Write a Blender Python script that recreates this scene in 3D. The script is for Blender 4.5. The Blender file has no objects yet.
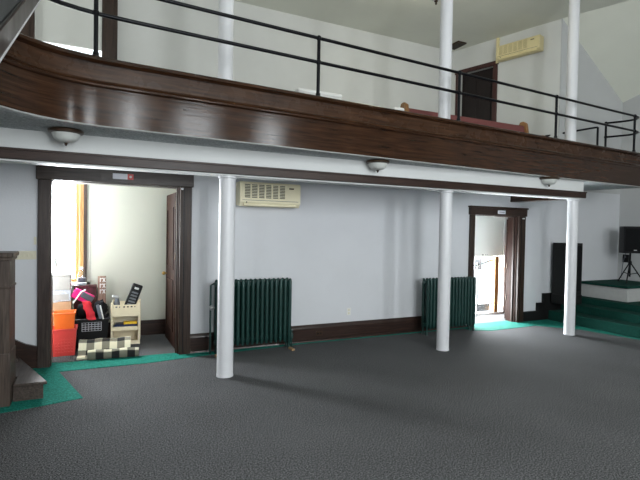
import bpy, bmesh, math, random
from mathutils import Vector, Matrix, Euler
random.seed(7)
S = bpy.context.scene
C = S.collection
PI = math.pi

# ------------------------------------------------------------------ materials
def newmat(name):
    m = bpy.data.materials.new(name); m.use_nodes = True
    nt = m.node_tree; b = nt.nodes['Principled BSDF']
    return m, nt, b

def coords(nt, scale=(1, 1, 1), kind='Object'):
    tc = nt.nodes.new('ShaderNodeTexCoord'); mp = nt.nodes.new('ShaderNodeMapping')
    mp.inputs['Scale'].default_value = scale
    nt.links.new(tc.outputs[kind], mp.inputs['Vector'])
    return mp.outputs['Vector']

def noise(nt, vec, scale, detail=4, rough=.55, dist=0):
    n = nt.nodes.new('ShaderNodeTexNoise'); n.inputs['Scale'].default_value = scale
    n.inputs['Detail'].default_value = detail; n.inputs['Roughness'].default_value = rough
    n.inputs['Distortion'].default_value = dist
    nt.links.new(vec, n.inputs['Vector']); return n.outputs['Fac']

def ramp(nt, fac, stops):
    r = nt.nodes.new('ShaderNodeValToRGB'); cr = r.color_ramp
    while len(cr.elements) < len(stops): cr.elements.new(.5)
    for e, (p, c) in zip(cr.elements, stops):
        e.position = p; e.color = (*c, 1)
    nt.links.new(fac, r.inputs['Fac']); return r.outputs['Color']

def bump(nt, b, fac, strength=.2, dist=.01):
    n = nt.nodes.new('ShaderNodeBump'); n.inputs['Strength'].default_value = strength
    n.inputs['Distance'].default_value = dist
    nt.links.new(fac, n.inputs['Height']); nt.links.new(n.outputs['Normal'], b.inputs['Normal'])

def plain(name, col, rough=.5, metal=0, var=.06, scale=14, bmp=0, coat=0):
    m, nt, b = newmat(name)
    v = coords(nt); f = noise(nt, v, scale)
    lo = tuple(max(0, c*(1-var)) for c in col); hi = tuple(min(1, c*(1+var)) for c in col)
    nt.links.new(ramp(nt, f, [(.3, lo), (.7, hi)]), b.inputs['Base Color'])
    b.inputs['Roughness'].default_value = rough; b.inputs['Metallic'].default_value = metal
    b.inputs['Coat Weight'].default_value = coat
    if bmp: bump(nt, b, noise(nt, v, scale*6, 3), bmp, .004)
    return m

def plaster(name, col, scale=38, strength=.25, rough=.75, var=.03):
    m, nt, b = newmat(name)
    v = coords(nt)
    f = noise(nt, v, 1.3, 3)
    lo = tuple(c*(1-var) for c in col); hi = tuple(c*(1+var) for c in col)
    nt.links.new(ramp(nt, f, [(.3, lo), (.7, hi)]), b.inputs['Base Color'])
    b.inputs['Roughness'].default_value = rough
    bump(nt, b, noise(nt, v, scale, 5, .65), strength, .01)
    return m

def wood(name, dark, light, axis='X', rough=.35, coat=.2, wear=0, scale=1.0, kind='Object', spec=.3):
    m, nt, b = newmat(name)
    s = {'X': (1.2, 22, 22), 'Y': (22, 1.2, 22), 'Z': (22, 22, 1.2)}[axis]
    v = coords(nt, tuple(q*scale for q in s), kind)
    b.inputs['Specular IOR Level'].default_value = spec
    f = noise(nt, v, 2.2, 6, .6, .6)
    col = ramp(nt, f, [(.28, dark), (.55, tuple((a+c)/2 for a, c in zip(dark, light))), (.78, light)])
    nt.links.new(col, b.inputs['Base Color'])
    v2 = coords(nt); f2 = noise(nt, v2, 5, 4)
    mr = nt.nodes.new('ShaderNodeMapRange')
    mr.inputs['To Min'].default_value = max(.05, rough-.08-wear); mr.inputs['To Max'].default_value = rough+.1+wear
    nt.links.new(f2, mr.inputs['Value']); nt.links.new(mr.outputs['Result'], b.inputs['Roughness'])
    b.inputs['Coat Weight'].default_value = coat; b.inputs['Coat Roughness'].default_value = .15
    bump(nt, b, f, .12, .004)
    return m

def carpet(name, dark, mid, light, scale=85):
    m, nt, b = newmat(name)
    v = coords(nt)
    f = noise(nt, v, scale, 4, .8)
    big = noise(nt, v, .9, 3)
    col = ramp(nt, f, [(.40, dark), (.5, mid), (.60, light)])
    mx = nt.nodes.new('ShaderNodeMix'); mx.data_type = 'RGBA'; mx.blend_type = 'MULTIPLY'
    mx.inputs['Factor'].default_value = 1
    nt.links.new(col, mx.inputs['A'])
    nt.links.new(ramp(nt, big, [(.3, (.86, .86, .86)), (.7, (1.08, 1.08, 1.08))]), mx.inputs['B'])
    nt.links.new(mx.outputs['Result'], b.inputs['Base Color'])
    b.inputs['Roughness'].default_value = .95
    b.inputs['Specular IOR Level'].default_value = .15
    bump(nt, b, noise(nt, v, scale*.7, 3, .7), .6, .006)
    return m

def glassmat(name, tint=(.95, .98, 1)):
    m, nt, b = newmat(name)
    out = nt.nodes['Material Output']
    t = nt.nodes.new('ShaderNodeBsdfTransparent'); t.inputs['Color'].default_value = (*tint, 1)
    g = nt.nodes.new('ShaderNodeBsdfGlossy'); g.inputs['Roughness'].default_value = .03
    mx = nt.nodes.new('ShaderNodeMixShader'); mx.inputs['Fac'].default_value = .06
    nt.links.new(t.outputs[0], mx.inputs[1]); nt.links.new(g.outputs[0], mx.inputs[2])
    nt.links.new(mx.outputs[0], out.inputs['Surface'])
    return m

def checker(name, a, c, sx, sy):
    m, nt, b = newmat(name)
    v = coords(nt, (sx, sy, 1), 'UV')
    ck = nt.nodes.new('ShaderNodeTexChecker'); ck.inputs['Scale'].default_value = 1
    sep = nt.nodes.new('ShaderNodeSeparateXYZ'); nt.links.new(v, sep.inputs[0])
    def stripe(o):
        q = nt.nodes.new('ShaderNodeMath'); q.operation = 'FRACT'; nt.links.new(o, q.inputs[0])
        g = nt.nodes.new('ShaderNodeMath'); g.operation = 'GREATER_THAN'; g.inputs[1].default_value = .5
        nt.links.new(q.outputs[0], g.inputs[0]); return g.outputs[0]
    ad = nt.nodes.new('ShaderNodeMath'); ad.operation = 'ADD'
    nt.links.new(stripe(sep.outputs[0]), ad.inputs[0]); nt.links.new(stripe(sep.outputs[1]), ad.inputs[1])
    hf = nt.nodes.new('ShaderNodeMath'); hf.operation = 'MULTIPLY'; hf.inputs[1].default_value = .5
    nt.links.new(ad.outputs[0], hf.inputs[0])
    mid = tuple((p+q)/2*.55 for p, q in zip(a, c))
    r = ramp(nt, hf.outputs[0], [(0, c), (.4, mid), (.9, a)])
    nt.nodes[-1].color_ramp.interpolation = 'CONSTANT'
    nt.links.new(r, b.inputs['Base Color']); b.inputs['Roughness'].default_value = .95
    bump(nt, b, noise(nt, coords(nt), 160, 3), .5, .004)
    return m

def translucent(name, col, fac):
    m, nt, b = newmat(name)
    b.inputs['Base Color'].default_value = (*col, 1); b.inputs['Roughness'].default_value = .8
    t = nt.nodes.new('ShaderNodeBsdfTranslucent'); t.inputs['Color'].default_value = (*col, 1)
    mx = nt.nodes.new('ShaderNodeMixShader'); mx.inputs['Fac'].default_value = fac
    nt.links.new(b.outputs[0], mx.inputs[1]); nt.links.new(t.outputs[0], mx.inputs[2])
    nt.links.new(mx.outputs[0], nt.nodes['Material Output'].inputs['Surface'])
    return m

M = {}
M['wall'] = plaster('wall_paint_cool_white', (.63, .637, .662), 42, .22)
M['upper'] = plaster('upper_wall_paint', (.60, .60, .575), 30, .10)
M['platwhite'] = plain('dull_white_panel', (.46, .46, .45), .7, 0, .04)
M['dimwall'] = plaster('side_wall_shade_tone', (.50, .505, .505), 30, .10)  # wall paint darkened to carry the dimness of the right side
M['ceil'] = plaster('ceiling_paint', (.76, .77, .68), 26, .08)
M['cream'] = plaster('vestibule_cream_paint', (.47, .467, .395), 30, .06)
M['white'] = plaster('white_paint_plain', (.78, .78, .77), 20, .05, .5)
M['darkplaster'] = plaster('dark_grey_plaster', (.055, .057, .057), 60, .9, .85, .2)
M['soffit'] = carpet('textured_grey_soffit', (.34, .36, .365), (.50, .525, .53), (.66, .685, .69), 55)
M['band'] = plaster('beam_white_plaster', (.66, .67, .66), 50, .15, .6)
M['oak'] = wood('dark_stained_oak', (.011, .0048, .0027), (.072, .031, .0145), 'X', .10, .0, .0, .8, 'UV', .32)
M['oak_up'] = wood('dark_stained_oak_upper', (.016, .0075, .0045), (.090, .042, .021), 'X', .26, .0, .03, .8, 'UV', .2)
M['oaky'] = wood('dark_stained_oak_y', (.011, .005, .0032), (.072, .031, .015), 'Y', .3, .3, .04)
M['trimx'] = wood('brown_beam_trim', (.016, .008, .006), (.055, .028, .019), 'X', .4, .0)
M['casez'] = wood('weathered_dark_casing', (.020, .013, .011), (.080, .057, .049), 'Z', .36, .2, .05)
M['casex'] = wood('weathered_dark_header', (.020, .013, .011), (.080, .057, .049), 'X', .36, .2, .05)
M['case2'] = wood('brown_casing', (.014, .008, .006), (.06, .034, .022), 'Z', .42, .0, .05)
M['redwood'] = wood('reddish_door_wood', (.014, .006, .0045), (.042, .018, .012), 'Z', .6, .0, 0, 1, 'Object', .1)
M['honey'] = wood('honey_window_casing', (.20, .09, .025), (.48, .27, .09), 'Z', .4, .2)
M['base'] = wood('dark_baseboard', (.012, .007, .006), (.055, .028, .02), 'X', .35, .25, .05)
M['newel'] = wood('worn_newel_wood', (.026, .018, .014), (.125, .092, .074), 'Z', .45, .1, .06)
M['stairx'] = wood('worn_stair_wood', (.022, .016, .013), (.11, .083, .07), 'Y', .45, .1, .06)
M['column'] = plain('column_gloss_white', (.68, .68, .70), .36, 0, .02, 6, 0, 0)
M['bead'] = plain('worn_white_edge', (.32, .32, .31), .35)
M['carpet'] = carpet('charcoal_carpet', (.016, .016, .0165), (.070, .070, .0725), (.20, .20, .205))
M['green'] = carpet('green_carpet', (.004, .105, .078), (.008, .165, .125), (.022, .24, .185), 60)
M['greend'] = carpet('stage_green_carpet', (.002, .026, .019), (.003, .042, .031), (.008, .066, .05), 60)
M['rad'] = plain('radiator_dark_green', (.008, .040, .034), .38, .1, .12, 20, .1)
M['iron'] = plain('black_iron_pipe', (.008, .008, .010), .3, .3, .1, 20)
M['black'] = plain('black_plastic', (.010, .010, .011), .4, 0, .1, 30)
M['blackcloth'] = plain('black_grille_cloth', (.006, .006, .007), .85, 0, .2, 90, .4)
M['cab'] = plain('black_cabinet', (.012, .012, .012), .5, 0, .1, 30)
M['acb'] = plain('aged_cream_plastic', (.84, .77, .55), .45, 0, .03, 8)
M['acy'] = plain('yellowed_plastic', (.72, .62, .34), .45, 0, .03, 8)
M['acdark'] = plain('dark_slot', (.05, .05, .04), .8)
M['acslot'] = plain('yellow_slot', (.42, .36, .19), .7)
M['bronze'] = plain('bronze_metal', (.06, .035, .02), .35, .6, .2, 30)
M['brass'] = plain('brass', (.45, .28, .08), .3, .9)
M['frost'] = plain('frosted_white_glass', (.62, .63, .60), .3, 0, .08, 18)
M['steel'] = plain('steel', (.55, .55, .55), .3, .8)
M['pewred'] = plain('red_upholstery', (.17, .052, .048), .85, 0, .1, 60, .3)
M['pewwood'] = wood('pew_wood', (.22, .10, .035), (.42, .22, .09), 'Z', .4, .2)
M['shade'] = translucent('roller_shade', (.60, .60, .56), .02)
M['shadew'] = translucent('white_roller_shade', (.74, .75, .72), .06)
M['maroon'] = wood('maroon_door', (.006, .004, .004), (.018, .009, .008), 'Z', .5, .0)
M['casered'] = wood('maroon_casing', (.03, .010, .009), (.085, .03, .025), 'Z', .35, .2)
M['orange'] = plain('orange_plastic', (.74, .13, .01), .4, 0, .05)
M['redpink'] = plain('coral_red_plastic', (.62, .05, .04), .4, 0, .05)
M['magenta'] = plain('magenta_bag', (.75, .02, .20), .5, 0, .1, 25)
M['red'] = plain('red_cloth', (.62, .015, .03), .6, 0, .1, 25)
M['greyp'] = plain('slate_grey_plastic', (.10, .11, .13), .4)
M['card'] = plain('brown_cardboard', (.36, .215, .115), .8, 0, .05)
M['whitebox'] = plain('white_card', (.74, .73, .70), .6, 0, .03)
M['boxwhite'] = plain('off_white_carton', (.30, .285, .26), .7, 0, .05)
M['paperlabel'] = plain('pale_label', (.36, .37, .40), .6, 0, .3, 60)
M['beige'] = plain('beige_crate_plastic', (.78, .68, .48), .45, 0, .03)
M['yellow'] = plain('yellow_plastic', (.85, .52, .02), .45)
M['blue'] = plain('navy_plastic', (.02, .035, .11), .45)
M['pewter'] = plain('pewter', (.20, .21, .20), .4, .3)
M['plaque'] = wood('carved_plaque_wood', (.16, .09, .06), (.42, .30, .23), 'Z', .6, 0)
M['rug'] = checker('buffalo_check_rug', (.012, .012, .012), (.66, .62, .46), 5.4, 4.6)
M['cream_sw'] = plain('ivory_switch_plate', (.66, .62, .48), .4)
M['redlab'] = plain('red_label', (.62, .10, .09), .5)
M['lav'] = plain('pale_lavender_label', (.72, .72, .78), .4)
M['glass'] = glassmat('window_glass')
M['bottle'] = glassmat('clear_plastic', (.86, .90, .94))
M['wshim'] = wood('raw_wood_shim', (.30, .18, .09), (.50, .34, .19), 'X', .7, 0)

for k_ in ('black', 'blackcloth', 'cab', 'greend', 'iron'): M[k_].node_tree.nodes['Principled BSDF'].inputs['Specular IOR Level'].default_value = .18

# ------------------------------------------------------------------ mesh builder
class MB:
    def __init__(self): self.bm = bmesh.new()
    def box(self, x0, x1, y0, y1, z0, z1, mat=None):
        r = bmesh.ops.create_cube(self.bm, size=1)
        m = Matrix.Translation(((x0+x1)/2, (y0+y1)/2, (z0+z1)/2)) @ Matrix.Diagonal((x1-x0, y1-y0, z1-z0, 1))
        if mat: m = mat @ m
        bmesh.ops.transform(self.bm, matrix=m, verts=r['verts']); return self
    def obox(self, c, size, rot=(0, 0, 0)):
        r = bmesh.ops.create_cube(self.bm, size=1)
        m = Matrix.Translation(c) @ Euler(rot).to_matrix().to_4x4() @ Matrix.Diagonal((*size, 1))
        bmesh.ops.transform(self.bm, matrix=m, verts=r['verts']); return self
    def cyl(self, p, q, r0, r1=None, seg=20, caps=True):
        p = Vector(p); q = Vector(q); d = q-p; r1 = r0 if r1 is None else r1
        r = bmesh.ops.create_cone(self.bm, cap_ends=caps, segments=seg, radius1=r0, radius2=r1, depth=d.length)
        m = Matrix.Translation((p+q)/2) @ d.to_track_quat('Z', 'Y').to_matrix().to_4x4()
        bmesh.ops.transform(self.bm, matrix=m, verts=r['verts']); return self
    def sphere(self, c, r, sc=(1, 1, 1), seg=16):
        q = bmesh.ops.create_uvsphere(self.bm, u_segments=seg, v_segments=max(6, seg//2), radius=r)
        bmesh.ops.transform(self.bm, matrix=Matrix.Translation(c) @ Matrix.Diagonal((*sc, 1)), verts=q['verts']); return self
    def lathe(self, c, prof, seg=28):
        c = Vector(c); rings = []
        for (r, z) in prof:
            rings.append([self.bm.verts.new(c+Vector((r*math.cos(2*PI*k/seg), r*math.sin(2*PI*k/seg), z))) for k in range(seg)])
        for a, b in zip(rings, rings[1:]):
            for k in range(seg):
                self.bm.faces.new((a[k], a[(k+1) % seg], b[(k+1) % seg], b[k]))
        for rg, rev in ((rings[0], True), (rings[-1], False)):
            self.bm.faces.new(list(reversed(rg)) if rev else rg)
        return self
    def tube(self, pts, r, seg=12, closed=False):
        pts = [Vector(p) for p in pts]; rings = []; n = len(pts); up = None
        for i, p in enumerate(pts):
            a = pts[i-1] if i > 0 else (pts[-1] if closed else p); b = pts[i+1] if i < n-1 else (pts[0] if closed else p)
            t = (b-a).normalized()
            if up is None:
                up = Vector((0, 0, 1)) if abs(t.z) < .9 else Vector((1, 0, 0))
            s = t.cross(up).normalized(); u = s.cross(t).normalized(); up = u
            rings.append([self.bm.verts.new(p+r*(math.cos(2*PI*k/seg)*s+math.sin(2*PI*k/seg)*u)) for k in range(seg)])
        prs = list(zip(rings, rings[1:]))
        if closed: prs.append((rings[-1], rings[0]))
        for a, b in prs:
            for k in range(seg): self.bm.faces.new((a[k], b[k], b[(k+1) % seg], a[(k+1) % seg]))
        if not closed:
            self.bm.faces.new(rings[0]); self.bm.faces.new(list(reversed(rings[-1])))
        return self
    def prism(self, poly, axis, a, b):
        """polygon in the two remaining axes, extruded along axis from a to b"""
        def P(u, v, w):
            return {'x': (w, u, v), 'y': (u, w, v), 'z': (u, v, w)}[axis]
        A = [self.bm.verts.new(P(u, v, a)) for u, v in poly]; B = [self.bm.verts.new(P(u, v, b)) for u, v in poly]
        n = len(poly)
        self.bm.faces.new(A); self.bm.faces.new(list(reversed(B)))
        for k in range(n): self.bm.faces.new((A[k], B[k], B[(k+1) % n], A[(k+1) % n]))
        return self
    def hexa(self, bot, top):
        A = [self.bm.verts.new(p) for p in bot]; B = [self.bm.verts.new(p) for p in top]; n = len(A)
        self.bm.faces.new(list(reversed(A))); self.bm.faces.new(B)
        for k in range(n): self.bm.faces.new((A[k], A[(k+1) % n], B[(k+1) % n], B[k]))
        return self
    def sweep(self, path, prof):
        """path: list of (x, y); prof: closed list of (offset towards the nave, z)"""
        rings = []; n = len(path)
        for i, p in enumerate(path):
            a = Vector(path[max(0, i-1)]); b = Vector(path[min(n-1, i+1)]); t = (b-a).normalized()
            nrm = Vector((t.y, -t.x))
            rings.append([self.bm.verts.new((p[0]+nrm.x*o, p[1]+nrm.y*o, z)) for o, z in prof])
        m = len(prof); uvl = self.bm.loops.layers.uv.new('UVMap'); s = [0]
        for p, q in zip(path, path[1:]): s.append(s[-1]+math.hypot(q[0]-p[0], q[1]-p[1]))
        w = [0]
        for p, q in zip(prof, prof[1:]+prof[:1]): w.append(w[-1]+math.hypot(q[0]-p[0], q[1]-p[1]))
        for i, (a, b) in enumerate(zip(rings, rings[1:])):
            for k in range(m):
                f = self.bm.faces.new((a[k], b[k], b[(k+1) % m], a[(k+1) % m]))
                for lp, uv in zip(f.loops, ((s[i], w[k]), (s[i+1], w[k]), (s[i+1], w[k+1]), (s[i], w[k+1]))): lp[uvl].uv = uv
        self.bm.faces.new(rings[0]); self.bm.faces.new(list(reversed(rings[-1])))
        return self
    def build(self, name, mat, parent=None, bevel=0, smooth=35, rot=None, loc=None):
        bmesh.ops.recalc_face_normals(self.bm, faces=self.bm.faces)
        me = bpy.data.meshes.new(name); self.bm.to_mesh(me); self.bm.free()
        if mat: me.materials.append(mat)
        o = bpy.data.objects.new(name, me); C.objects.link(o)
        if parent: o.parent = parent
        if loc: o.location = loc
        if rot: o.rotation_euler = rot
        if smooth:
            for f in me.polygons: f.use_smooth = True
            try: me.set_sharp_from_angle(angle=math.radians(smooth))
            except Exception: pass
        if bevel:
            bv = o.modifiers.new('bevel', 'BEVEL'); bv.width = bevel; bv.segments = 2
            bv.limit_method = 'ANGLE'; bv.angle_limit = math.radians(40)
        return o

def tag(o, label=None, cat=None, group=None, kind=None):
    if label: o['label'] = label
    if cat: o['category'] = cat
    if group: o['group'] = group
    if kind: o['kind'] = kind
    return o

def thing(name, label, cat, loc=(0, 0, 0), rz=0, group=None):
    o = bpy.data.objects.new(name, None); C.objects.link(o); o.empty_display_size = .1
    o.location = loc; o.rotation_euler = (0, 0, rz)
    return tag(o, label, cat, group)

def struct(o, label=None, cat=None): return tag(o, label, cat, None, 'structure')
def sempty(name, label, cat):
    o = bpy.data.objects.new(name, None); C.objects.link(o); o.empty_display_size = .1
    return struct(o, label, cat)

# ------------------------------------------------------------------ main dimensions (metres)
WY = 6.45           # back wall face
COLY = 5.31        # column line
COLX = [1.365, 4.545, 7.265]
ZS = 2.59           # gallery soffit
ZF = 2.80           # gallery floor
GY = 8.80           # gallery back wall
XR = 10.35          # right wall
XL = -3.0
YF = -3.5           # wall behind the camera
XA = 8.35           # side wall of the gallery recess
D1 = (-.47, 1.02, 2.235)      # doorway openings: x0, x1, head
D2 = (6.16, 7.26, 2.02)
ZC = 5.98
def ceilz(y): return ZC
AD = Vector((-.285, .958, 0)).normalized()      # the gallery side wall runs back at a slant
AX = lambda t, o=0: (XA+AD.x*t+AD.y*o, WY+AD.y*t-AD.x*o)   # point t along that wall, o behind its face
ART = math.atan2(-AD.y, -AD.x)                # facing of things hung on that wall

# ------------------------------------------------------------------ floor and carpets
struct(MB().box(XL-.2, XR+.2, YF-.2, 8.4, -.12, 0).build('floor', M['carpet']), 'charcoal grey speckled carpet floor', 'floor')
g = MB()
g.prism([(-.40, 6.60), (-.36, 6.17), (-.09, 5.14), (-.60, 5.02), (-1.6, 4.92), (-1.6, 6.44), (-.47, 6.44), (-.47, 6.60)], 'z', 0, .005)
g.prism([(-.40, 6.17), (.6, 6.16), (1.45, 6.27), (1.45, 6.44), (1.02, 6.44), (1.02, 6.52), (-.40, 6.56)], 'z', 0, .0055)
struct(g.build('trim_1', M['green'], smooth=0), 'bright green carpet border at the left doorway and stair foot', 'carpet border')
g = MB(); g.prism([(1.45, 6.27), (2.8, 6.36), (5.9, 6.36), (5.9, 6.44), (1.45, 6.44)], 'z', 0, .005)
struct(g.build('trim_2', M['green'], smooth=0), 'thin green carpet border below the baseboard between the radiators', 'carpet border')
g = MB(); g.prism([(5.9, 6.44), (5.9, 6.18), (6.24, 6.02), (7.35, 6.06), (7.85, 5.5), (8.02, 4.6), (8.05, 2.5), (8.1, 2.5), (8.1, 6.44), (7.2, 6.44), (7.2, 6.6), (6.12, 6.6), (6.12, 6.44)], 'z', 0, .005)
struct(g.build('trim_3', M['green'], smooth=0), 'green carpet border from the right doorway to the stage steps', 'carpet border')

# ------------------------------------------------------------------ walls
w = MB()
T = .22
w.box(XL, D1[0], WY, WY+T, 0, ZS); w.box(D1[0], D1[1], WY, WY+T, D1[2], ZS)
w.box(D1[1], D2[0], WY, WY+T, 0, ZS); w.box(D2[0], D2[1], WY, WY+T, D2[2], ZS)
w.box(D2[1], XA, WY, WY+T, 0, ZS)
w.box(XA, XR, WY, WY+T, 0, ZS)
struct(w.build('wall_back', M['wall'], smooth=0), 'pale cool white wall under the gallery', 'wall')
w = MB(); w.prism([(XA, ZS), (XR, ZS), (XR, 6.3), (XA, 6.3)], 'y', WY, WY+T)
struct(w.build('wall_back_upper', M['dimwall'], smooth=0), 'upper wall right of the gallery recess under the slanted ceiling', 'wall')  # darker colour stands in for shade on this wall
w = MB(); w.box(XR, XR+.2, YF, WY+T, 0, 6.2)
struct(w.build('wall_right', M['dimwall'], smooth=0), 'side wall behind the stage platform with shade put into its colour', 'wall')
LWA = (-2.6, -.5, .9, 2.45); LWB = (6.75, 8.35, 3.6, 5.6)  # unseen windows added at left to brighten the room and the gallery
w = MB()
ys = [YF, LWA[0], LWA[1], LWB[0], LWB[1], GY]
for i in (0, 2, 4): w.box(XL-.2, XL, ys[i], ys[i+1], 0, 6.3)
for L_ in (LWA, LWB):
    w.box(XL-.2, XL, L_[0], L_[1], 0, L_[2]); w.box(XL-.2, XL, L_[0], L_[1], L_[3], 6.3)
struct(w.build('wall_left', M['upper'], smooth=0), 'white side wall at left', 'wall')
# gallery recess: back wall with a shaded window, side wall with a door
GW = (-.88, .09, 3.75, 5.72)
w = MB()
w.box(XL, GW[0], GY, GY+T, ZF, 7.2); w.box(GW[1], XA-.45, GY, GY+T, ZF, 7.2)
w.box(GW[0], GW[1], GY, GY+T, ZF, GW[2]); w.box(GW[0], GW[1], GY, GY+T, GW[3], 7.2)
struct(w.build('wall_gallery_back', M['upper'], smooth=0), 'pale grey back wall of the gallery', 'wall')
GD = (1.43, 2.26, 5.40)
w = MB()
def wq(t0, t1, z0, z1): w.prism([AX(t0), AX(t1), AX(t1, T), AX(t0, T)], 'z', z0, z1)
wq(.02, GD[0], ZF, 6.3); wq(GD[1], 2.45, ZF, 6.3); wq(GD[0], GD[1], GD[2], 6.3)
struct(w.build('wall_gallery_right', M['upper'], smooth=0), 'pale gallery side wall with a dark door and cooling unit', 'wall')
# wall behind the camera with three tall windows
WX = [1.60, 3.65, 5.90]; WH = (1.35, 5.05); WWS = [.60, .45, .30]
w = MB(); xs = [XL]
for x, WW in zip(WX, WWS): xs += [x-WW, x+WW]
xs.append(XR)
for i in range(0, len(xs), 2): w.box(xs[i], xs[i+1], YF-.25, YF, 0, 6.3)
for x, WW in zip(WX, WWS):
    w.box(x-WW, x+WW, YF-.25, YF, 0, WH[0]); w.box(x-WW, x+WW, YF-.25, YF, WH[1], 6.3)
struct(w.build('wall_front', M['upper'], smooth=0), 'white wall with three tall windows opposite the gallery', 'wall')

def window(name, label, x0, x1, z0, z1, y, d, mat, mull=2, rails=3, parent=None):
    """frame in the wall opening, y = face towards the glass, d = direction of the room (-1/+1 along y)"""
    r = sempty(name, label, 'window')
    f = MB()
    for xx in (x0, x1-.05): f.box(xx, xx+.05, y-.05, y+.05, z0, z1)
    for zz in (z0, z1-.05): f.box(x0+.05, x1-.05, y-.05, y+.05, zz, zz+.05)
    f.build('window_frame', mat, r, .004)
    s = MB()
    for i in range(1, mull):
        xx = x0+(x1-x0)*i/mull; s.box(xx-.014, xx+.014, y-.025, y+.025, z0+.05, z1-.05)
    for i in range(1, rails):
        zz = z0+(z1-z0)*i/rails; s.box(x0+.05, x1-.05, y-.02, y+.02, zz-.016, zz+.016)
    if mull > 1 or rails > 1: s.build('glazing_bar', mat, r)
    MB().box(x0+.05, x1-.05, y-.004, y+.004, z0+.05, z1-.05).build('pane', M['glass'], r)
    return r
for i, (x, WW) in enumerate(zip(WX, WWS)):
    window('window_%d' % (i+4), 'tall window opposite the gallery, %s' % ['left of three', 'middle of three', 'right of three'][i], x-WW, x+WW, WH[0], WH[1], YF-.12, 1, M['white'])

for i, (L_, l) in enumerate(((LWA, 'unseen fill window added in the left side wall below the gallery'), (LWB, 'unseen fill window added in the left side wall above the gallery floor'))):
    r = window('window_%d' % (i+7), l, -(L_[1]-L_[0])/2, (L_[1]-L_[0])/2, L_[2], L_[3], 0, 1, M['white'])
    r.location = (XL-.1, (L_[0]+L_[1])/2, 0); r.rotation_euler = (0, 0, PI/2)

# ------------------------------------------------------------------ ceiling
c = MB()
def slab(p):                       # p: four corner points of the underside, thickness upward
    c.hexa(p, [(q[0], q[1], q[2]+.12) for q in p])
slab([(XL, YF, ZC), (XR, YF, ZC), (XR, 1.4, ZC), (XL, 1.4, ZC)])
slab([(XL, 1.4, ZC), (XR, 1.4, ZC), (XA, WY, ZC), (XL, WY, ZC)])
slab([(XL, WY, ZC), (XA, WY, ZC), (7.65, GY, ZC), (XL, GY, ZC)])
slab([(XA, WY, ZC), (XR, 1.4, ZC), (XR, WY, 4.58)])
struct(c.build('ceiling', M['ceil'], smooth=0), 'pale plaster ceiling that slants down at right', 'ceiling')
MBv = MB(); MBv.obox((7.42, 8.45, ZC-.012), (.27, .55, .022), (0, 0, 0))
vt = thing('ceiling_vent', 'small dark brown vent on the ceiling beside the middle gallery column', 'vent', (7.42, 8.45, ZC-.016))
MB().obox((0, 0, 0), (.24, .40, .03), (0, 0, 0)).build('vent_frame', M['bronze'], vt)
q = MB()
for k in range(6): q.obox((-.10+.04*k, 0, -.017), (.012, .34, .008), (0, 0, 0))
q.build('slat', M['acdark'], vt); MBv.bm.free()

# ------------------------------------------------------------------ gallery: floor, soffit, fascia
def fy(x): return 4.70+.064*(x-.1)
path = [(-.94, 1.0), (-.94, 2.2), (-.935, 2.9), (-.92, 3.45), (-.885, 3.75), (-.83, 3.97), (-.75, 4.15), (-.655, 4.30), (-.54, 4.43),
        (-.41, 4.53), (-.27, 4.605), (-.12, 4.655), (.04, 4.69), (.3, fy(.3))]
path += [(x, fy(x)) for x in (1.0, 2.0, 3.0, 4.0, 5.0, 6.0, 7.0, 8.0, 8.6)] + [(9.17, fy(9.17))]
poly = [(p[0], p[1]+.02) for p in path] + [(8.87, WY), (XA, WY), (7.66, GY), (XL, GY), (XL, 1.0)]
f = MB(); f.prism(poly, 'z', ZS, ZS+.03)
fl = struct(f.build('balcony_soffit', M['soffit'], smooth=0), 'grey textured underside of the gallery', 'soffit')
f = MB(); f.prism(poly, 'z', ZS+.031, ZF)
struct(f.build('balcony_floor', M['carpet'], smooth=0), 'gallery floor slab behind the dark fascia', 'floor')
fas = sempty('balcony_fascia', 'dark glossy oak gallery front curving at left', 'gallery front')
MB().sweep(path, [(-.03, 2.600), (.012, 2.600), (.012, 2.94), (-.03, 2.94)]).build('lower_panel', M['oak'], fas)
MB().sweep(path, [(-.03, 2.935), (.028, 2.935), (.040, 2.945), (.040, 2.96), (.022, 2.975), (.010, 3.0), (-.03, 3.0)]).build('mid_moulding', M['oak'], fas)
MB().sweep(path, [(-.03, 3.0), (0, 3.0), (0, 3.15), (-.03, 3.15)]).build('upper_panel', M['oak_up'], fas)
MB().sweep(path, [(-.10, 3.148), (.015, 3.148), (.030, 3.16), (.045, 3.168), (.045, 3.192), (.035, 3.202), (-.10, 3.202)]).build('cap_rail', M['oak'], fas)
MB().sweep(path, [(-.03, 2.588), (.013, 2.588), (.015, 2.594), (.013, 2.600), (-.03, 2.600)]).build('bottom_bead', M['bead'], fas)
# back of the parapet and right-hand edge
MB().prism([(9.11, fy(9.17)+.02), (9.165, fy(9.17)), (8.885, WY-.001), (8.83, WY-.001)], 'z', 2.586, 3.18).build('end_panel', M['oaky'], fas)
MB().box(.083, .087, fy(.085)-.0145, fy(.085), 2.605, 2.93).build('panel_joint', M['black'], fas)

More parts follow.
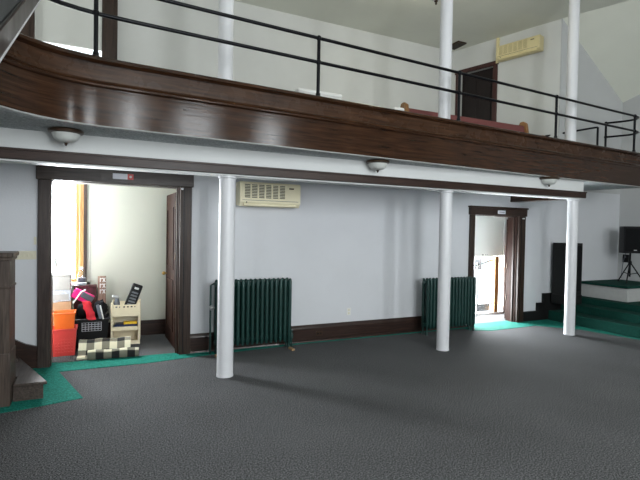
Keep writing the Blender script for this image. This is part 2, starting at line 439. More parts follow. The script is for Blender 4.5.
# beam on the columns
bmx = sempty('support_beam', 'white plastered beam with a dark wood board along its foot', 'beam')
MB().box(XL, 7.38, 5.21, 5.42, 2.29, ZS).build('beam_casing', M['band'], bmx)
MB().box(XL, 7.41, 5.175, 5.21, 2.305, 2.405).build('beam_board', M['trimx'], bmx, .006)
MB().box(XL, 7.415, 5.165, 5.21, 2.388, 2.41).build('beam_moulding', M['trimx'], bmx, .004)
b2 = sempty('side_beam', 'short dark beam from the right column back to the wall', 'beam')
MB().box(7.10, 7.27, 5.42, WY, 2.33, ZS).build('beam_casing', M['band'], b2)
MB().box(7.06, 7.10, 5.42, WY, 2.29, 2.42).build('beam_board', M['oaky'], b2, .005)
MB().box(7.06, 7.29, 5.42, WY, 2.285, 2.33).build('beam_underside', M['oaky'], b2)

# ------------------------------------------------------------------ columns
def column(x, y, z0, z1, r, label, group, upper):
    t = thing('column', label, 'column', (x, y, z0), 0, group)
    h = z1-z0
    MB().lathe((0, 0, 0), [(r, .03 if not upper else .04), (r, h*.35), (r*.985, h-.03)], 36).build('shaft', M['column'], t)
    MB().lathe((0, 0, 0), [(r+.003, 0), (r+.003, .015), (r+.001, .032)], 36).build('base_ring', M['column'], t)
    MB().lathe((0, 0, 0), [(r, h-.03), (r+.012, h-.022), (r+.012, h)], 36).build('collar', M['column'], t)
    return t
lab = ['left white round column in front of the radiator near the left doorway', 'middle white round column in front of the right radiator', 'right white round column in front of the stage steps']
for x, l, r in zip(COLX, lab, (.093, .088, .084)): column(x, COLY, 0, 2.288, r, l, 'columns below the gallery', False)
lab = ['left white upper column behind the gallery railing', 'middle white upper column in front of the red pew', 'right white upper column near the gallery corner']
for x, l, dx, r in zip(COLX, lab, (-.01, .03, .05), (.085, .088, .086)): column(x+dx, COLY+.12, ZF, ceilz(COLY+.1)-.02, r, l, 'columns above the gallery', True)

# ------------------------------------------------------------------ railing
rr = .019
rail = thing('pipe_railing', 'black iron pipe railing along the top of the gallery front', 'railing')
off = .03
rp = [(p[0], p[1]+off) for p in path[3:-2]]
def railline(z, back):
    pts = [(x, y, z) for x, y in rp]
    pts += [(8.86, fy(8.86)+off, z)]
    y0 = fy(8.86)+off
    pts += [(8.95, y0+.012, z), (9.02, y0+.04, z), (9.075, y0+.09, z), (9.105, y0+.16, z), (9.11, y0+.24, z), (9.085, y0+.33, z), (9.04, y0+.43, z)]
    pts.append((8.95, back, z))
    return pts
for nm, z in (('top_rail', 3.87), ('mid_rail', 3.60)):
    MB().tube(railline(z, 5.89), rr).build(nm, M['iron'], rail)
for x, y in [(0.0, fy(0)+off-.02), (2.28, fy(2.28)+off), (4.47, fy(4.47)+off), (6.58, fy(6.58)+off), (8.85, fy(8.85)+off), (8.95, 5.89), (-.93, 3.40)]:
    po = MB().cyl((x, y, 3.202), (x, y, 3.87), .020, seg=14).build('post', M['iron'], rail)
    MB().lathe((x, y, 3.20), [(.042, 0), (.042, .012), (.028, .02), (.026, .05)], 18).build('base_flange', M['iron'], po)
    for z in (3.60, 3.87): MB().sphere((x, y, z), .031, (1, 1, 1.05), 14).build('pipe_fitting', M['iron'], po)
r2 = thing('side_railing', 'short black pipe railing running back along the gallery side', 'railing')
for nm, dz in (('top_rail', 0), ('lower_rail', -.40)):
    MB().tube([(8.87, 6.0, 3.80+dz), (8.84, 6.04, 3.80+dz), (7.93, 7.05, 3.62+dz)], rr).build(nm, M['iron'], r2)
MB().cyl((8.87, 6.0, 3.20), (8.87, 6.0, 3.80), .02, seg=14).build('post', M['iron'], r2)
MB().cyl((7.93, 7.05, ZF), (7.93, 7.05, 3.62), .02, seg=14).build('post', M['iron'], r2)

# ------------------------------------------------------------------ doorways
def doorway(name, label, x0, x1, head, cl, cr, hz, mat_l, mat_r, mat_h, hover):
    d = sempty(name, label, 'doorway')
    yb = WY-.05
    MB().box(x0-cl, x0, yb, WY+.02, 0, head).build('left_casing', mat_l, d, .006)
    MB().box(x1, x1+cr, yb, WY+.02, 0, head).build('right_casing', mat_r, d, .006)
    MB().box(x0-cl-.02, x1+cr+.02, yb-.015, WY+.02, head, head+hz).build('header', mat_h, d, .006)
    MB().box(x0-cl-.035, x1+cr+.035, yb-.03, WY+.02, head+hz, head+hz+.03).build('header_cap', mat_h, d, .006)
    MB().box(x0-.02, x0+.012, WY+.0, WY+T, 0, head).build('jamb', mat_l, d, .003)
    MB().box(x1-.012, x1+.02, WY+.0, WY+T, 0, head).build('jamb', M['redwood'], d, .003)
    MB().box(x0, x1, WY+.0, WY+T, head-.012, head+.02).build('head_jamb', mat_h, d, .003)
    MB().box(x1-.03, x1-.012, WY+.05, WY+.085, 0, head-.012).build('door_stop', mat_r, d, .003)
    MB().box(x1+cr*.28, x1+cr*.36, yb-.006, yb+.002, .02, head-.02).build('casing_groove', M['black'], d)
    return d
d1 = doorway('door_1', 'wide left doorway with worn dark casing opening to a bright vestibule', *D1, .13, .15, .16, M['casez'], M['case2'], M['casex'], 0)
d2 = doorway('door_2', 'narrow right doorway with dark brown casing beside the stage', *D2, .10, .17, .13, M['case2'], M['case2'], M['trimx'], 0)
def leaf(parent, hx, hy, ang, wdt, h, mat):
    mt = Matrix.Translation((hx, hy, 0)) @ Matrix.Rotation(ang, 4, 'Z')
    lf = MB().box(0, wdt, -.02, .02, .02, h, mt).build('leaf', mat, parent, .004)
    pn = MB()
    for za, zb in ((.22, .95), (1.1, h-.2)):
        for s in (-1, 1):
            for bx in ((.12, .15), (wdt-.15, wdt-.12)): pn.box(bx[0], bx[1], s*.024-.006, s*.024+.006, za, zb, mt)
            for bz in (za, zb-.03): pn.box(.12, wdt-.12, s*.024-.006, s*.024+.006, bz, bz+.03, mt)
    pn.build('panel_moulding', mat, lf)
    kb = MB(); kb.sphere((mt @ Vector((wdt-.07, .06, 1.0))), .028); kb.sphere((mt @ Vector((wdt-.07, -.06, 1.0))), .028)
    kb.cyl(mt @ Vector((wdt-.07, -.06, 1.0)), mt @ Vector((wdt-.07, .06, 1.0)), .01)
    kb.build('knob', M['brass'], lf)
    return lf
leaf(d1, 1.025, WY+T+.03, math.radians(91), .80, 2.18, M['redwood'])
leaf(d2, 7.30, WY+T+.05, math.radians(24), .82, 1.97, M['redwood'])
for d, x, zs in ((d1, D1[1]-.016, (.45, 1.25, 1.95)), (d2, D2[1]-.016, (.4, 1.02, 1.72))):
    for z in zs:
        MB().cyl((x, WY+T-.01, z), (x, WY+T-.01, z+.10), .010, seg=10).build('hinge', M['bronze'], d)
for x, z, l in ((1.04, D1[2]-.03, 'left'), (7.33, D2[2]-.04, 'right')):
    k = MB(); k.cyl((x, WY-.05, z), (x, WY-.085, z), .010, seg=12); k.sphere((x, WY-.09, z), .015)
    tag(k.build('curtain_knob', M['column']), 'small white knob at the top of the %s doorway casing' % l, 'knob')

# exit label plates on the headers
def plate(x0, x1, z0, z1, y, label, square):
    t = thing('door_label', label, 'label', ((x0+x1)/2, y, (z0+z1)/2))
    w2, h2 = (x1-x0)/2, (z1-z0)/2
    MB().box(-w2, w2, -.006, 0, -h2, h2).build('plate', M['lav'], t, .002)
    if square:
        MB().box(w2-2*h2, w2, -.008, -.005, -h2, h2).build('red_square', M['redlab'], t)
        MB().sphere((w2-h2, -.009, 0), .016, (1, .15, 1)).build('white_emblem', M['whitebox'], t)
    else:
        MB().box(-w2*.7, w2*.7, -.0075, -.005, -h2*.15, h2*.2).build('grey_print', M['pewter'], t)
plate(.20, .44, 2.285, 2.355, WY-.066, 'small white label with a red square on the left doorway header', True)
plate(6.68, 6.87, 2.05, 2.115, WY-.066, 'small plain white label on the right doorway header', False)

# ------------------------------------------------------------------ baseboards
def baseboard(name, x0, x1, label):
    r = sempty(name, label, 'baseboard')
    MB().box(x0, x1, WY-.025, WY, .004, .20).build('board', M['base'], r, .003)
    MB().prism([(WY, .20), (WY-.034, .20), (WY-.034, .222), (WY-.018, .245), (WY-.010, .26), (WY, .26)], 'x', x0, x1).build('cap_moulding', M['base'], r)
    MB().prism([(WY, .004), (WY-.045, .004), (WY-.040, .025), (WY-.025, .035), (WY, .035)], 'x', x0, x1).build('shoe_moulding', M['base'], r)
    return r
baseboard('baseboard_back', 1.17, 6.02, 'dark brown baseboard along the wall under the gallery')
sk = sempty('trim_4', 'dark sloping skirt board beside the stair at left', 'skirt board')
MB().prism([(-.60, 0), (-.60, .26), (-.72, .30), (-1.9, .98), (-1.9, .70), (-1.0, .10), (-1.0, 0)], 'y', WY-.03, WY).build('board', M['base'], sk)
MB().prism([(-.60, .20), (-.60, .26), (-.72, .30), (-1.9, .98), (-1.9, .92), (-.72, .24)], 'y', WY-.045, WY-.03).build('cap_moulding', M['base'], sk)
sk = sempty('trim_5', 'black stepped skirt board on the wall above the stage steps', 'skirt board')
MB().prism([(7.38, 0), (7.38, .19), (7.82, .19), (7.82, .345), (7.98, .345), (7.98, .525), (8.9, .525), (8.9, 0)], 'y', WY-.04, WY).build('board', M['cab'], sk)

# ------------------------------------------------------------------ vestibules
v = MB()
v.box(-1.5, -1.3, WY+T, 7.8, 0, ZS); v.box(1.75, 1.9, WY+T, 7.8, 0, ZS)
W1 = (-1.05, -.20, .86, 2.46)
v.box(-1.3, W1[0], 7.8, 8.0, 0, ZS); v.box(-.05, 1.75, 7.8, 8.0, 0, ZS)
v.box(W1[0], -.05, 7.8, 8.0, 0, W1[2]); v.box(W1[0], -.05, 7.8, 8.0, W1[3], ZS)
struct(v.build('wall_vestibule_left', M['cream'], smooth=0), 'cream walls of the bright room behind the left doorway', 'wall')
wn = window('window_1', 'bright window with honey wood casing in the left vestibule', W1[0], W1[1], W1[2], W1[3], 7.9, -1, M['honey'], 1, 1)
MB().box(-.10, -.045, 7.80, 7.99, .80, ZS-.01).build('splay_return', M['cream'], wn)
MB().box(-.20, -.10, 7.78, 7.98, .83, ZS-.01).build('casing', M['honey'], wn, .006)
MB().box(-.145, -.10, 7.76, 7.82, .83, ZS-.01).build('casing_edge', M['case2'], wn, .004)
MB().box(W1[0]-.1, -.10, 7.66, 7.85, .82, .86).build('sill', M['white'], wn, .006)
b = sempty('baseboard_vestibule', 'dark baseboard below the cream vestibule wall', 'baseboard')
MB().box(-.05, 1.75, 7.775, 7.8, .0, .20).build('board', M['base'], b, .003)
MB().box(-.05, 1.75, 7.765, 7.8, .20, .235).build('cap_moulding', M['base'], b, .005)
# right vestibule
v = MB(); YV = 7.25
W2 = (6.1, 7.80, .03, 2.3)
v.box(4.6, 4.75, WY+T, YV, 0, ZS); v.box(9.2, 9.35, WY+T, YV, 0, ZS)
v.box(4.75, W2[0], YV, YV+.15, 0, ZS); v.box(W2[1], 9.2, YV, YV+.15, 0, ZS); v.box(W2[0], W2[1], YV, YV+.15, W2[3], ZS)
struct(v.build('wall_vestibule_right', M['white'], smooth=0), 'white walls of the bright room behind the right doorway', 'wall')
wn = sempty('window_2', 'bright glazed opening with roller shade behind the right doorway', 'window')
MB().box(W2[0], W2[1], YV+.10, YV+.106, W2[2], W2[3]).build('pane', M['glass'], wn)
MB().box(W2[0], W2[1], YV-.01, YV+.10, 0, .045).build('sill', M['white'], wn)
MB().box(7.52, 7.63, YV-.03, YV+.10, .046, 1.21).build('wood_jamb', M['honey'], wn, .005)
MB().box(W2[0], 7.80, YV+.03, YV+.05, 1.22, W2[3]).build('roller_shade', M['shadew'], wn)
MB().cyl((W2[0], YV+.04, 1.21), (7.50, YV+.04, 1.21), .014, seg=12).build('shade_hem_bar', M['shadew'], wn)
for x, rr_ in ((7.20, .022), (7.28, .016), (7.33, .013)): MB().sphere((x, YV+.0, 1.245), rr_, (1, .5, .7)).build('pull_tab', M['pewter'], wn)
gr = thing('guard_rail', 'slim grey metal guard rail in front of the bright glazing behind the right doorway', 'railing')
for x in (6.98, 6.40): MB().cyl((x, YV-.09, 0), (x, YV-.09, 1.10), .016, seg=12).build('post', M['pewter'], gr)
MB().tube([(6.40, YV-.09, 1.02), (6.98, YV-.09, 1.04), (7.28, YV-.09, 1.12), (7.46, YV-.06, 1.14)], .013).build('top_rail', M['pewter'], gr)
MB().tube([(6.40, YV-.09, .24), (7.46, YV-.06, .24)], .012).build('lower_rail', M['pewter'], gr)
bx = thing('notice_card', 'small pale grey card on the bright glazing behind the right doorway', 'card', (7.16, YV+.088, 1.07))
MB().box(-.10, .10, -.004, .004, -.13, .11).build('sheet', M['paperlabel'], bx)

# ------------------------------------------------------------------ gallery window, door
wn = sempty('window_3', 'gallery window with dark casing and a drawn pale shade', 'window')
MB().box(GW[0], GW[1], GY+.12, GY+.126, GW[2], GW[3]).build('pane', M['glass'], wn)
for xa, xb in ((-1.14, GW[0]), (GW[1], .33)):
    MB().box(xa, xb, GY-.05, GY+.02, ZF, 5.74).build('casing', M['case2'], wn, .006)
    MB().box((xa+xb)/2-.06, (xa+xb)/2+.06, GY-.065, GY-.05, ZF, 5.74).build('casing_moulding', M['case2'], wn, .006)
MB().box(-1.18, .37, GY-.07, GY+.02, 5.74, 5.85).build('head_casing', M['case2'], wn)
MB().box(GW[0], GW[1], GY+.03, GY+.04, 4.665, GW[3]).build('roller_shade', M['shade'], wn)
MB().cyl((GW[0], GY+.035, 4.66), (GW[1], GY+.035, 4.66), .012, seg=12).build('shade_hem_bar', M['shade'], wn)
d3 = sempty('door_3', 'dark door with maroon casing in the gallery side wall', 'door')
def dq(t0, t1, o0, o1, z0, z1): return MB().prism([AX(t0, o0), AX(t1, o0), AX(t1, o1), AX(t0, o1)], 'z', z0, z1)
dq(GD[0], GD[1], .10, .15, ZF, GD[2]).build('leaf', M['maroon'], d3, .004)
for za, zb in ((3.0, 3.9), (4.1, 5.2)):
    for ya, yb in ((GD[0]+.10, 1.80), (1.89, GD[1]-.10)): dq(ya, yb, .088, .101, za, zb).build('raised_panel', M['maroon'], d3, .006)
dq(GD[0]-.10, GD[0], -.03, .02, ZF, GD[2]).build('right_casing', M['casered'], d3, .006)
dq(GD[1], GD[1]+.10, -.03, .02, ZF, GD[2]).build('left_casing', M['casered'], d3, .006)
dq(GD[0]-.12, GD[1]+.12, -.035, .02, GD[2], GD[2]+.09).build('header', M['casered'], d3, .006)
MB().sphere((*AX(GD[0]+.09, .06), 3.8), .03).build('knob', M['brass'], d3)

# ------------------------------------------------------------------ wall cooling units
def ac(name, label, loc, rz, L, H, D, mat, slot='acdark'):
    """local: x along the wall, -y out of the wall, z up; origin lower left at wall"""
    t = thing(name, label, 'air conditioner', loc, rz)
    MB().prism([(0, .02), (-D*.72, 0), (-D, .055), (-D, H-.035), (-D*.9, H), (0, H)], 'x', 0, L).build('housing', mat, t, .01)
    gx0, gx1, gz0, gz1 = L*.06, L*.74, H*.34, H*.90
    MB().box(gx0, gx1, -D-.002, -D+.01, gz0, gz1).build('intake_recess', M[slot], t)
    q = MB(); n = 9
    for k in range(n+1):
        z = gz0+(gz1-gz0)*k/n; q.box(gx0, gx1, -D-.010, -D-.001, z-.0045, z+.0045)
    for k in range(7):
        x = gx0+(gx1-gx0)*k/6; q.box(x-.011, x+.011, -D-.011, -D-.001, gz0-.007, gz1+.007)
    q.build('intake_grille', mat, t)
    MB().box(L*.80, L*.88, -D-.003, -D, H*.76, H*.82).build('badge', M['bronze'], t)
    MB().obox((L*.5, -D*.93, .03), (L*.86, .014, .05), (math.radians(-32), 0, 0)).build('air_vane', mat, t, .003)
    MB().box(L*.04, L*.96, -D-.003, -D+.003, H*.245, H*.26).build('panel_seam', M['acdark'], t)
    MB().box(L*.10, L*.115, -D*.97-.006, -D*.97, .045, .065).build('indicator', M['acdark'], t)
    return t
ac('wall_air_conditioner', 'cream wall air conditioner with slotted grille below the gallery, right of the left column', (1.78, WY, 2.005), 0, .90, .34, .20, M['acb'])
ac('wall_air_conditioner', 'yellowed cream wall air conditioner high on the gallery side wall', (*AX(1.28), 5.41), ART, .93, .315, .20, M['acy'], 'acslot')
MB_ = MB(); MB_.prism([AX(1.30, -.05), AX(1.36, -.05), AX(1.36), AX(1.30)], 'z', 5.42, ZC-.01)
tag(MB_.build('conduit_cover', M['acy'], None, .006), 'vertical pale conduit cover left of the gallery air conditioner', 'conduit')

# ------------------------------------------------------------------ radiators
def section_mesh(z1):
    b = MB(); z0 = .10
    for y in (-.055, .055):
        b.lathe((0, y, 0), [(.016, z0), (.024, z0+.03), (.026, z0+.10), (.026, z1-.12), (.026, z1-.05), (.020, z1-.012), (.010, z1)], 14)
    for z in (z0+.06, z1-.06):
        b.obox((0, 0, z), (.044, .12, .055))
        b.cyl((-.036, 0, z), (.036, 0, z), .030, seg=14)
    return b
def radiator(label, x0, y, n, pitch, leftvalve, top):
    t = thing('cast_iron_radiator', label, 'radiator', (x0, y, 0))
    first = section_mesh(top).build('radiator_section', M['rad'], t); first.location = (pitch/2, 0, 0)
    for k in range(1, n):
        s = first.copy(); C.objects.link(s); s.parent = t; s.location = (pitch*(k+.5), 0, 0)
    L = n*pitch
    for k in (0, n-1):
        for yy in (-.05, .05):
            MB().lathe((pitch*(k+.5), yy, 0), [(.026, .0), (.022, .02), (.016, .06), (.020, .13)], 12).build('foot', M['rad'], t)
    p = MB().tube([(L+.03, .02, .005), (L+.03, .02, .15), (L-.0, .01, .16)], .017).build('supply_pipe', M['rad'], t)
    MB().lathe((L+.03, .02, .005), [(.034, 0), (.034, .012), (.02, .02)], 14).build('floor_flange', M['rad'], p)
    vb = MB(); vb.lathe((L+.03, .02, .17), [(.028, -.05), (.03, .0), (.022, .03), (.012, .05), (.026, .06), (.026, .075)], 14)
    vb.build('valve', M['rad'], t)
    if leftvalve:
        av = MB(); av.cyl((-.035, -.01, .63), (0, -.01, .63), .010, seg=10); av.sphere((-.045, -.01, .63), .028, (1, 1, 1.3), 12)
        av.build('air_vent', M['steel'], t)
        MB().tube([(-.05, .02, .0), (-.05, .02, .93), (.0, .02, .95)], .014).build('return_pipe', M['rad'], t)
    return t
radiator('green cast iron radiator behind the left column', 1.46, 6.27, 16, .0685, True, 1.0)
radiator('green cast iron radiator behind the middle column beside the right doorway', 4.90, 6.21, 16, .067, False, .93)
tag(MB().obox((2.52, 6.115, .0125), (.045, .14, .024)).build('wooden_shim', M['wshim'], None, .002), 'pale wood shim at the right foot of the left radiator', 'shim')
tag(MB().obox((1.47, 6.105, .0125), (.05, .14, .024)).build('wooden_shim', M['wshim'], None, .002), 'pale wood shim at the left foot of the left radiator', 'shim')

# ------------------------------------------------------------------ ceiling lights under the gallery
def dome(x, y, z, label):
    t = thing('ceiling_light', label, 'light', (x, y, z), 0, 'dome lights under the gallery')
    MB().lathe((0, 0, 0), [(.142, 0), (.152, -.012), (.147, -.03), (.12, -.038), (.11, -.03)], 32).build('bronze_rim', M['bronze'], t)
    MB().lathe((0, 0, 0), [(.121, -.034), (.118, -.05), (.102, -.085), (.07, -.108), (.02, -.118), (.008, -.119)], 32).build('glass_bowl', M['frost'], t)
    MB().lathe((0, 0, 0), [(.006, -.116), (.020, -.121), (.012, -.128), (.014, -.136), (.006, -.146), (.002, -.15)], 16).build('finial', M['bronze'], t)
dome(-.245, 5.0, ZS-.002, 'dome ceiling light with bronze rim near the curved end of the gallery')
dome(3.24, 5.09, ZS-.002, 'dome ceiling light with bronze rim near the middle of the gallery underside')
dome(6.45, 5.135, ZS-.002, 'dome ceiling light with bronze rim nearest the right column')

# ------------------------------------------------------------------ pew and boxes in the gallery
pw = thing('church_pew', 'red upholstered pew with wooden ends behind the gallery front', 'pew', (0, 0, ZF-.0))
PX = (4.40, 7.10)
MB().obox(((PX[0]+PX[1])/2, 6.18, .648), (PX[1]-PX[0]-.10, .09, .42), (math.radians(-8), 0, 0)).build('backrest', M['pewred'], pw, .02)
MB().box(PX[0]+.05, PX[1]-.05, 5.72, 6.16, .40, .48).build('seat_cushion', M['pewred'], pw, .02)
MB().box(PX[0]+.05, PX[1]-.05, 5.74, 6.16, .34, .40).build('seat_board', M['pewwood'], pw)
for x in PX:
    s = 1 if x == PX[0] else -1
    MB().prism([(5.68, 0), (6.24, 0), (6.29, .89), (6.27, .94), (6.20, .945), (6.13, .90), (6.09, .68), (5.76, .62), (5.68, .56)], 'x', x, x+s*.055).build('end_panel', M['pewwood'], pw, .01)
def carton(name, label, x0, x1, y0, y1, z1):
    t = thing(name, label, 'box', ((x0+x1)/2, (y0+y1)/2, ZF))
    w2, d2 = (x1-x0)/2, (y1-y0)/2; h = z1-ZF
    MB().box(-w2, w2, -d2, d2, 0, h-.06).build('body', M['whitebox'], t, .01)
    MB().box(-w2-.01, w2+.01, -d2-.01, d2+.01, h-.06, h).build('lid', M['whitebox'], t, .025)
carton('storage_box', 'large white storage box standing behind the gallery railing post', 2.32, 2.95, 5.55, 5.95, 3.505)
carton('storage_box', 'small white storage box beside the left end of the red pew', 3.90, 4.06, 5.70, 6.0, 3.50)

# small fitting high on the ceiling
t = thing('pendant_light', 'lit pale glass pendant light with dark metal above the middle of the gallery', 'light', (4.84, 6.0, ZC))
MB().lathe((0, 0, 0), [(.08, .0), (.08, -.02), (.02, -.05)], 20).build('canopy', M['bronze'], t)
for k in range(3):
    a_ = 2*PI*k/3; MB().cyl((.01*math.cos(a_), .01*math.sin(a_), -.03), (.15*math.cos(a_), .15*math.sin(a_), -.50), .006, seg=8).build('rod', M['bronze'], t)
MB().lathe((0, 0, 0), [(.15, -.49), (.165, -.50), (.14, -.56), (.08, -.61), (.02, -.63)], 28).build('glass_bowl', M['frost'], t)
MB().lathe((0, 0, 0), [(.02, -.625), (.03, -.64), (.015, -.66), (.018, -.68), (.003, -.70)], 14).build('finial', M['bronze'], t)

# ------------------------------------------------------------------ stair at left
st = thing('stair_newel', 'dark panelled newel box with moulded cap at the stair foot', 'newel post', (-.885, 5.33, 0))
MB().box(-.18, .18, -.17, .17, 0, 1.37).build('body', M['newel'], st, .004)
MB().box(-.187, .187, -.177, .177, 0, .50).build('plinth', M['newel'], st, .008)
MB().box(-.19, .19, -.18, .18, 1.10, 1.125).build('neck_moulding', M['newel'], st, .008)
MB().box(-.195, .195, -.185, .185, 1.36, 1.39).build('cap_moulding', M['newel'], st, .008)
MB().box(-.21, .21, -.20, .20, 1.39, 1.435).build('cap', M['newel'], st, .012)
stw = sempty('staircase', 'worn dark wooden stair rising to the left along the wall', 'staircase')
dirx = Vector((.41, -1.47, 0)).normalized()
for k in range(4):
    xo = -.27*k; z0, z1 = .175*k, .175*(k+1)
    A = (-.83+xo, WY-.035); B = (-.44+xo, 5.27)
    if k == 0:
        MB().prism([A, B, (-.69, 5.27), (-.69, 5.525), (-1.05, 5.525), (-1.05, WY-.035)], 'z', 0, z1-.03).build('riser', M['stairx'], stw)
        MB().prism([(A[0]+.03, A[1]), (B[0]+.035, B[1]-.025), (-.69, B[1]-.025), (-.69, 5.525), (-1.05, 5.525), (-1.05, WY-.035)], 'z', z1-.03, z1).build('tread', M['stairx'], stw, .008)
    else:
        MB().prism([(A[0], A[1]), (B[0], 5.525), (-1.95, 5.525), (-1.95, WY-.035)], 'z', z0+.001, z1-.03).build('riser', M['stairx'], stw)
        MB().prism([(A[0]+.03, A[1]), (B[0]+.03, 5.525), (-1.95, 5.525), (-1.95, WY-.035)], 'z', z1-.03, z1).build('tread', M['stairx'], stw, .006)
# upper stair flight beside the camera: closed balustrade with a board along its foot
sb = sempty('stair_balustrade', 'closed grey plaster stair balustrade with a dark board along its lower edge', 'balustrade')
def bz(y): return 2.32+(y-2.17)*.587
ya, yb = 1.75, 4.0
MB().prism([(ya, bz(ya)+.125), (yb, bz(yb)+.125), (yb, bz(yb)+.80), (ya, bz(ya)+.80)], 'x', -.43, -.345).build('plaster_panel', M['darkplaster'], sb, 0, 0)
MB().prism([(ya, bz(ya)+.012), (yb, bz(yb)+.012), (yb, bz(yb)+.115), (ya, bz(ya)+.115)], 'x', -.43, -.33).build('string_board', M['casez'], sb)
MB().prism([(ya, bz(ya)), (yb, bz(yb)), (yb, bz(yb)+.012), (ya, bz(ya)+.012)], 'x', -.43, -.328).build('white_edge_strip', M['column'], sb)
MB().prism([(ya, bz(ya)+.115), (yb, bz(yb)+.115), (yb, bz(yb)+.128), (ya, bz(ya)+.128)], 'x', -.43, -.338).build('dark_moulding', M['black'], sb)  # thin black strip between board and panel
MB().prism([(ya, bz(ya)+.80), (yb, bz(yb)+.80), (yb, bz(yb)+.86), (ya, bz(ya)+.86)], 'x', -.46, -.31).build('hand_rail', M['casez'], sb, .01)
MB().prism([(ya, bz(ya)+.02), (yb, bz(yb)+.02), (yb, bz(yb)+.16), (ya, bz(ya)+.16)], 'x', -.925, -.43).build('stair_slab', M['soffit'], sb, 0, 0)

# ------------------------------------------------------------------ switches and outlets
t = thing('light_switch', 'ivory four gang switch plate on the wall above the stair', 'light switch', (-.72, WY, 1.34))
MB().box(-.105, .105, -.008, 0, -.05, .05).build('plate', M['cream_sw'], t, .003)
for k in range(4): MB().box(-.08+.046*k, -.064+.046*k, -.020, -.008, -.018, .018).build('toggle', M['cream_sw'], t, .002)
t = thing('wall_hook', 'small white hook on the wall above the switch plate', 'hook', (-.63, WY, 1.51))
MB().box(-.014, .014, -.006, 0, -.045, .045).build('plate', M['cream_sw'], t, .002); MB().cyl((0, -.005, 0), (0, -.02, .005), .007, seg=10).build('peg', M['cream_sw'], t)
t = thing('wall_outlet', 'white outlet plate low on the wall between the radiators', 'outlet', (3.62, WY, .42))
MB().box(-.036, .036, -.006, 0, -.058, .058).build('plate', M['whitebox'], t, .002)
for z in (-.024, .024): MB().cyl((0, -.008, z), (0, -.005, z), .016, seg=14).build('socket', M['cream_sw'], t)
t = thing('wall_outlet', 'brown outlet on the baseboard right of the left radiator', 'outlet', (3.10, WY-.025, .12))
MB().box(-.055, .055, -.006, 0, -.034, .034).build('plate', M['bronze'], t, .002)
for x in (-.022, .022): MB().cyl((x, -.008, 0), (x, -.005, 0), .015, seg=14).build('socket', M['black'], t)
t = thing('wall_box', 'small black connection box on the side wall behind the speaker tripod', 'box', (XR, 6.27, 1.20), -PI/2)
MB().box(-.06, .06, -.035, 0, -.085, .085).build('plate', M['black'], t, .006)
MB().cyl((0, -.04, .03), (0, -.035, .03), .018, seg=12).build('socket', M['greyp'], t)

# ------------------------------------------------------------------ stage
stg = sempty('stage', 'dark green carpeted stage with steps', 'stage')
SY0 = 2.2
MB().box(8.12, 8.47, SY0, 6.40, 0, .185).build('step', M['greend'], stg, .012)
MB().box(8.47, 8.80, SY0, 6.40, 0, .325).build('step', M['greend'], stg, .012)
MB().box(8.80, XR, SY0, 6.45, 0, .44).build('stage_floor', M['greend'], stg, .012)
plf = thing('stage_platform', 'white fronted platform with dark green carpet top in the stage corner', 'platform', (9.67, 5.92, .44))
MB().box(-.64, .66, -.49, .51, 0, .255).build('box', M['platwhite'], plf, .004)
MB().box(-.67, .67, -.52, .52, .255, .295).build('carpet_top', M['greend'], plf, .008)
# tall black cabinet against the wall
cb = thing('speaker_cabinet', 'tall black cabinet against the wall behind the right column', 'cabinet', (8.365, 6.20, .0))
MB().box(-.21, .21, -.17, .17, .52, 1.53).build('body', M['cab'], cb, .008)
MB().box(-.18, .18, -.178, -.170, .60, 1.48).build('grille', M['blackcloth'], cb, .003)
MB().box(-.22, .24, -.16, .17, .34, .52).build('base', M['cab'], cb, .006)
MB().box(-.15, -.09, -.184, -.178, 1.34, 1.37).build('badge', M['steel'], cb, .002)
# PA speaker on tripod
tp = thing('speaker_tripod', 'black tripod stand on the green stage platform', 'speaker stand', (9.83, 5.88, .737))
MB().cyl((0, 0, .12), (0, 0, .60), .018, seg=14).build('pole', M['iron'], tp)
MB().lathe((0, 0, .38), [(.03, 0), (.034, .01), (.034, .05), (.024, .06)], 14).build('collar', M['black'], tp)
for k in range(3):
    a = math.radians(200+120*k); ex, ey = .26*math.cos(a), .26*math.sin(a)
    lg = MB().tube([(0, 0, .42), (ex, ey, .015)], .012, 10).build('leg', M['iron'], tp)
    MB().sphere((ex, ey, .014), .0145).build('rubber_foot', M['black'], lg)
    MB().tube([(0, 0, .17), (ex*.55, ey*.55, .20)], .008, 8).build('brace', M['iron'], tp)
sp = thing('pa_speaker', 'black loudspeaker on the tripod on the stage platform', 'loudspeaker', (9.83, 5.88, 1.340), math.radians(-32))
MB().prism([(-.21, -.17), (.21, -.17), (.21, .02), (.13, .17), (-.13, .17), (-.21, .02)], 'z', 0, .54).build('enclosure', M['black'], sp, .012)
MB().box(-.19, .19, -.182, -.17, .04, .50).build('grille', M['blackcloth'], sp, .006)
MB().box(-.03, .03, -.186, -.182, .055, .07).build('badge', M['steel'], sp)
MB().box(-.08, .08, .165, .185, .40, .43).build('handle', M['black'], sp, .006)
cbm = MB(); pts = []
for k in range(15):
    u = k/14; pts.append((10.0+.32*u, 6.02+.33*u**.6, 1.40-.62*u-.35*math.sin(PI*u)*.35))
cbm.tube(pts, .006, 8)
tag(cbm.build('speaker_cable', M['greyp']), 'thin grey cable hanging from the loudspeaker down to the wall', 'cable')

